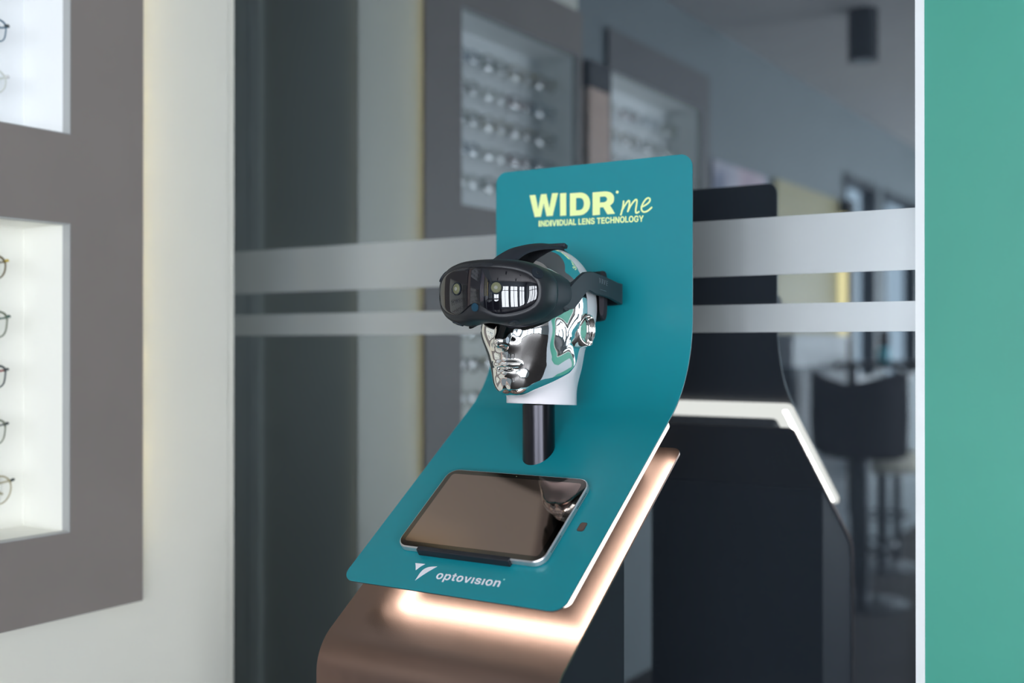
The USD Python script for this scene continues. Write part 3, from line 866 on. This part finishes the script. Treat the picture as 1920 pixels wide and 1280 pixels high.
# gloss visor
rings = []
x, t = ring(0.0915, 0.0372, -0.0362, 2.7, 0.0185, 0.023, K)
for q in np.linspace(1, 0.05, 26):
    xs, ts = x * q, t * q
    edge = 0.0012 * (1 - max(0, (q - 0.93) / 0.07) ** 2) if q > 0.93 else 0.0012
    rings.append(np.c_[xs, Yf(xs, ts) - edge, T0 + ts])
rings = [np.c_[x * 1.002, Yf(x, t) + 0.001, T0 + t]] + rings
vm = loft(rings, None, (0, Yf(0, 0) - 0.0012, T0))
vm.fix_normals()
if vm.face_normals[len(vm.faces) // 2][1] > 0:
    vm.faces = vm.faces[:, ::-1]
visor = hs_obj('visor', vm, M['hs_glass'], smooth=40, label='gloss black front visor')


def disc_at(c, n, prof, sides=40):
    """Lathe: prof is (radius, height) along the normal n at c."""
    n = np.array(n, float); n /= np.linalg.norm(n)
    a = np.cross(n, [0, 0, 1.0]); a /= np.linalg.norm(a); b = np.cross(n, a)
    ph = np.linspace(0, 2 * np.pi, sides, endpoint=False)
    ss = [np.array(c) + r * (np.cos(ph)[:, None] * a + np.sin(ph)[:, None] * b) + h * n for r, h in prof]
    m = loft(ss, None, np.array(c) + prof[-1][1] * n)
    m.fix_normals()
    k = len(m.faces) - 1
    if m.face_normals[k] @ n < 0:
        m.faces = m.faces[:, ::-1]
    return m


def front_n(s, t): return np.array([8.0 * s, -1, 4.4 * t])


for s in (-0.0362, 0.0362):
    t = 0.0055
    c = np.array([s, Yf(s, t) - 0.0012, T0 + t]); n = front_n(s, t)
    cl = hs_obj('front_camera', disc_at(c, n, [(0.0102, 0), (0.0102, 0.0012), (0.0095, 0.0018), (0.0086, 0.0012), (0.0082, 0.0006)]), M['lens_dark'], label='round front camera with olive lens')
    hs_obj('lens', disc_at(c, n, [(0.0081, 0.0004), (0.0078, 0.0016), (0.005, 0.0022), (0.0030, 0.0023)]), M['lens_olive'], cl, smooth=True)
    hs_obj('pupil', disc_at(c, n, [(0.0030, 0.0021), (0.0028, 0.0028), (0.0012, 0.0031)]), M['lens_grey'], cl, smooth=True)
s, t = 0.0, -0.0232
hs_obj('sensor', disc_at((s, Yf(s, t) - 0.0006, T0 + t), front_n(s, t), [(0.0064, 0), (0.0064, 0.0008), (0.0056, 0.0012)]), M['lens_blue'], smooth=30, label='round blue tinted sensor window')


def proud(mesh_body, c, outward, r, name, lab):
    """A round tracking camera set flush in the rim at c."""
    bn = mesh_body.vertex_normals
    i = np.argmin(np.linalg.norm(mesh_body.vertices - np.array(c), axis=1) - 0.004 * (bn @ (np.array(outward) / np.linalg.norm(outward))))
    c, n = mesh_body.vertices[i], bn[i]
    o = hs_obj(name, disc_at(c, n, [(r, -0.003), (r, 0.0001), (r * 0.92, 0.0005), (r * 0.45, 0.0004)]), M['lens_dark'], label=lab)
    hs_obj('lens', disc_at(np.array(c), n, [(r * 0.30, 0.0004), (r * 0.26, 0.0012)]), M['black'], o)


proud(bm, (0.0868, 1.4077, 1.3067), (0.74, -0.47, 0.49), 0.0100, 'tracking_camera', 'round tracking camera at the upper right corner')
proud(bm, (-0.0868, 1.4077, 1.3067), (-0.74, -0.47, 0.49), 0.0100, 'tracking_camera', 'round tracking camera at the upper left corner')
proud(bm, (0.0515, 1.3981, 1.2334), (0.25, -0.60, -0.75), 0.0090, 'tracking_camera', 'round tracking camera under the right side')
proud(bm, (-0.0515, 1.3981, 1.2334), (-0.25, -0.60, -0.75), 0.0090, 'tracking_camera', 'round tracking camera under the left side')

# vent slot in the upper rim
vs = rrect(-0.0215, -0.0028, 0.0215, 0.0028, 0.0026)
ve = extrude(vs.segmentize(0.003), 0.0014)
vv = ve.vertices
nn_ = vv[:, 2] - 0.0008
ve.vertices = np.c_[vv[:, 0] + 0.006, 1.3764 + 4 * (vv[:, 0] + 0.006) ** 2 + 0.43 * vv[:, 1] - 0.9 * nn_, 1.3200 + 0.9 * vv[:, 1] + 0.43 * nn_]
hs_obj('vent_slot', ve, M['black'], smooth=False, label='dark vent slot in the upper rim')

# side arms and the strap round the back of the head
UY = np.array([1.474, 1.4796, 1.5139, 1.5330, 1.5444, 1.5664, 1.5962, 1.6367, 1.6715])
UZ = np.array([1.2700, 1.2774, 1.3000, 1.3110, 1.3158, 1.3179, 1.3143, 1.3085, 1.3030])
LY = np.array([1.474, 1.4800, 1.5001, 1.5140, 1.5233, 1.5444, 1.5520, 1.5591, 1.5790, 1.5962, 1.6293, 1.6715])
LZ = np.array([1.2660, 1.2590, 1.2549, 1.2570, 1.2636, 1.2799, 1.2850, 1.2868, 1.2815, 1.2805, 1.2774, 1.2690])


def arm_stations(s):
    st_ = []
    for y in np.linspace(1.474, 1.664, 44):
        x = 0.0865 + 0.0025 * math.sin((y - 1.474) / 0.19 * math.pi) - 0.0015 * (y > 9)
        st_.append((x * s, y, np.interp(y, LY, LZ), np.interp(y, UY, UZ), (s, 0, 0)))
    for a in np.linspace(0.12, 1, 12):
        ang = a * math.pi / 2
        st_.append((s * (0.0485 + 0.038 * math.cos(ang)), 1.664 + 0.041 * math.sin(ang), 1.2690 - 0.001 * a, 1.3038, (s * math.cos(ang), math.sin(ang), 0)))
    for x in np.linspace(0.04, 0, 4):
        st_.append((s * x, 1.705, 1.268, 1.3038, (0, 1, 0)))
    return st_


for s in (1, -1):
    rows = []
    for (x, y, z0, z1, n) in arm_stations(s):
        n = np.array(n, float); c = np.array([x, y, 0]); w = 0.0032; e = min(0.0014, (z1 - z0) * 0.3)
        rows.append(np.array([c + n * w * q + [0, 0, z] for q, z in ((1, z0 + e), (1, z1 - e), (0.55, z1), (-0.55, z1), (-1, z1 - e), (-1, z0 + e), (-0.55, z0), (0.55, z0))]))
    am = loft(rows, rows[0].mean(0), rows[-1].mean(0))
    am.fix_normals()
    a_ = hs_obj('side_arm', am, M['hs_arm'], smooth=40, label='black side arm')
    if s > 0:
        g = fit(glyphs('VIVE', 350, track=0.42), 0, 0, 0.0300, 0.0078)
        g = affinity.rotate(g, -8, origin=(0, 0))
        e = axes_map(extrude(g, 0.0005), (0.0865 + 0.0052 - 0.0003, 1.5895, 1.3012), (0.0, 1, 0), (0, 0, 1), (1, 0, 0))
        ev = e.vertices
        ev[:, 0] += 0.0025 * np.sin((ev[:, 1] - 1.474) / 0.19 * math.pi) - 0.0017
        e.vertices = ev
        hs_obj('lettering', e, M['hs_text'], a_, smooth=False, label='embossed grey lettering')
        for dy in (0, 0.012):
            hs_obj('seam_mark', tube([(0.0915, 1.592 + dy, 1.2905 - dy * 0.1), (0.0917, 1.602 + dy, 1.2895 - dy * 0.1)], 0.0006, 6), M['hs_text'], a_)
    hub = disc_at((s * 0.0790, 1.4920, 1.2660), (s, 0, 0), [(0.0150, 0), (0.0150, 0.006), (0.0142, 0.0068), (0.0142, 0.0075), (0.0132, 0.0105), (0.0100, 0.0112)])
    hs_obj('hinge', hub, M['hs_grey'], smooth=35, label='round arm hinge')

# rear cushion
rows = []
for a in np.linspace(-1.0, 1.0, 40):
    ang = a * math.radians(56)
    e = (1 - abs(a) ** 6)
    hz = 0.034 + 0.009 * e ** 0.5
    n = np.array([math.sin(ang), math.cos(ang), 0])
    ci = np.array([0.083 * math.sin(ang), 1.567 + 0.1165 * math.cos(ang), 0])
    th_ = 0.008 + 0.008 * e ** 0.5
    ph = np.linspace(0, 2 * np.pi, 20, endpoint=False)
    c_, s_ = np.cos(ph), np.sin(ph)
    rows.append(np.array([ci + n * (th_ / 2 + th_ / 2 * np.sign(c) * abs(c) ** 0.6) + [0, 0, 1.283 + hz * np.sign(q) * abs(q) ** 0.5] for c, q in zip(c_, s_)]))
rm = loft(rows, rows[0].mean(0), rows[-1].mean(0)); rm.fix_normals()
hs_obj('rear_cushion', rm, M['hs_foam'], smooth=40, label='dark padded rear cushion')

# top strap over the crown
ctl = np.array([(1.436, 1.322), (1.446, 1.332), (1.460, 1.3405), (1.480, 1.3490), (1.505, 1.3555), (1.535, 1.3605), (1.565, 1.3635), (1.592, 1.3637), (1.617, 1.3600), (1.645, 1.3480), (1.670, 1.3290), (1.688, 1.3070)])
from scipy.interpolate import CubicSpline
cs = CubicSpline(np.arange(len(ctl)), ctl)
rows = []
tt = np.linspace(0, len(ctl) - 1, 70)
for u in tt:
    p, d1 = cs(u), cs(u, 1); d1 /= np.linalg.norm(d1)
    nn = np.array([0, -d1[1], d1[0]])
    hw = np.interp(u, [0, 3, 6, 7.4, 7.6, 11], [0.0225, 0.022, 0.021, 0.021, 0.015, 0.014])
    thk = np.interp(u, [0, 3, 7.4, 7.6, 11], [0.0034, 0.0030, 0.0030, 0.0018, 0.0016])
    c = np.array([0, p[0], p[1]])
    prof_ = [(1, -0.4), (1, 0.4), (0.94, 1), (0.5, 1.25), (0, 1.35), (-0.5, 1.25), (-0.94, 1), (-1, 0.4), (-1, -0.4), (-0.9, -1), (0, -0.8), (0.9, -1)]
    rows.append(np.array([c + np.array([hw * a, 0, 0]) + nn * (thk * b - 0.0012 * a * a * 4) for a, b in prof_]))
sm2 = loft(rows, rows[0].mean(0), rows[-1].mean(0)); sm2.fix_normals()
ts = hs_obj('top_strap', sm2, M['hs_strap'], smooth=40, label='wide fabric strap over the crown')
pb = cs(7.45)
bk = bx(-0.0225, 0.0225, -0.006, 0.006, -0.0025, 0.0045, 0.0018)
hs_obj('buckle', axes_map(bk, (0, pb[0], pb[1] + 0.0012), (1, 0, 0), (0, 0.95, -0.3), (0, 0.3, 0.95)), M['hs_strap'], ts)

# ------------------------------------------------------------------ things behind the camera that the glass shows
def spotlight(x, y, lab):
    t = thing('ceiling_spotlight', lab, 'ceiling spotlight', (x, y, CEIL))
    c = trimesh.creation.cylinder(0.058, 0.20, sections=36); c.apply_translation([0, 0, -0.10])
    obj('housing', c, M['black'], t, smooth=30)
    d = trimesh.creation.cylinder(0.046, 0.002, sections=36); d.apply_translation([0, 0, -0.2011])
    obj('lamp_face', d, M['spot_face'], t, smooth=30)


spotlight(-1.266, -0.607, 'black cylinder spotlight on the ceiling, seen in the glass upper right')
for i, (x, y) in enumerate(((-0.3, -2.4), (0.9, -2.4), (0.9, -0.4), (2.2, -2.4), (-1.0, -4.2), (1.2, -4.2))):
    spotlight(x, y, f'black cylinder ceiling spotlight out of view, {["second", "third", "fourth", "fifth", "sixth", "seventh"][i]} from the glass corner')

tb = thing('bar_table', 'high dark bar table with thin top, seen only in the glass', 'bar table', (-1.25, -2.0, 0))
obj('tabletop', bx(-0.485, 0.55, -0.7, 0.25, 1.085, 1.115, 0.006), M['table'], tb, smooth=30)
for x, y in ((-0.40, -0.62), (0.5, -0.62), (-0.40, 0.2), (0.5, 0.2)):
    obj('leg', bx(x - 0.02, x + 0.02, y - 0.02, y + 0.02, 0, 1.087), M['chrome_leg'], tb)
cb = thing('sideboard', 'pale sideboard along the side wall, seen only in the glass', 'sideboard', (XW, -1.62, 0))
obj('cabinet', bx(0.002, 0.10, -0.42, 0.42, 0, 1.10), M['slate'], cb, label='dark slate lower cabinet')
obj('upstand', bx(0.002, 0.10, -0.42, 0.42, 1.10, 1.23), M['sill'], cb)
obj('top', bx(0.002, 0.11, -0.43, 0.43, 1.23, 1.255, 0.006), M['sill'], cb, smooth=30)
bt = thing('bottle', 'small turquoise bottle on the bar table, seen only in the glass', 'bottle', (-1.52, -1.86, 1.115))
obj('bottle_body', trimesh.creation.revolve([(0, 0), (0.032, 0), (0.034, 0.01), (0.034, 0.06), (0.026, 0.075), (0, 0.076)], sections=32), M['turq'], bt, smooth=30)
obj('cap', trimesh.creation.revolve([(0, 0.0755), (0.026, 0.0755), (0.028, 0.085), (0.028, 0.16), (0, 0.162)], sections=32), M['black'], bt, smooth=30)


def stool(x, y, seat_m, lab, h=0.76, back=True):
    t = thing('bar_stool', lab, 'bar stool', (x, y, 0))
    if back:
        a = np.linspace(-1.25, 1.25, 26)
        rows = []
        for q in a:
            hh = 0.33 - 0.06 * math.cos(q * 1.2) * 0.0 - 0.12 * (abs(q) / 1.25) ** 4 * 0
            c = np.array([0.205 * math.sin(q), 0.205 * math.cos(q), 0])
            n = np.array([math.sin(q), math.cos(q), 0])
            zt = h + hh * (0.80 + 0.2 * (abs(q) / 1.25))
            rows.append(np.array([c + n * o + [0, 0, z] for o, z in ((0, h - 0.06), (0.025, h - 0.05), (0.035, h + 0.1), (0.03, zt - 0.02), (0.015, zt), (-0.005, zt - 0.02), (-0.01, h))]))
        b = loft(rows, rows[0].mean(0), rows[-1].mean(0)); b.fix_normals()
        obj('backrest', b, seat_m, t, smooth=40)
    s = m3.Manifold.batch_hull([m3.Manifold.sphere(0.03, 16).translate([0.17 * math.cos(q), 0.17 * math.sin(q), h + z]) for q in np.linspace(0, 2 * np.pi, 28, endpoint=False) for z in (-0.05, 0.0)])
    obj('seat', s, seat_m, t, smooth=40)
    c = trimesh.creation.cylinder(0.032, h - 0.07, sections=24); c.apply_translation([0, 0, (h - 0.07) / 2])
    obj('column', c, M['chrome_leg'], t, smooth=30)
    obj('base', trimesh.creation.revolve([(0, 0), (0.21, 0), (0.21, 0.008), (0.06, 0.025), (0, 0.026)], sections=40), M['chrome_leg'], t, smooth=30)
    obj('footrest', tube([(0.14 * math.cos(q), 0.14 * math.sin(q), 0.28) for q in np.linspace(0, 2 * np.pi, 28, endpoint=False)], 0.01, 8, True), M['chrome_leg'], t, smooth=True)


stool(-1.50, -1.42, M['stool'], 'black tub-backed bar stool, seen in the glass at lower right')
stool(-1.05, -1.75, M['stool'], 'second black bar stool at the bar table, behind the camera')
stool(-1.66, -2.35, M['cream'], 'cream topped backless bar stool, seen only in the glass', h=0.60, back=False)
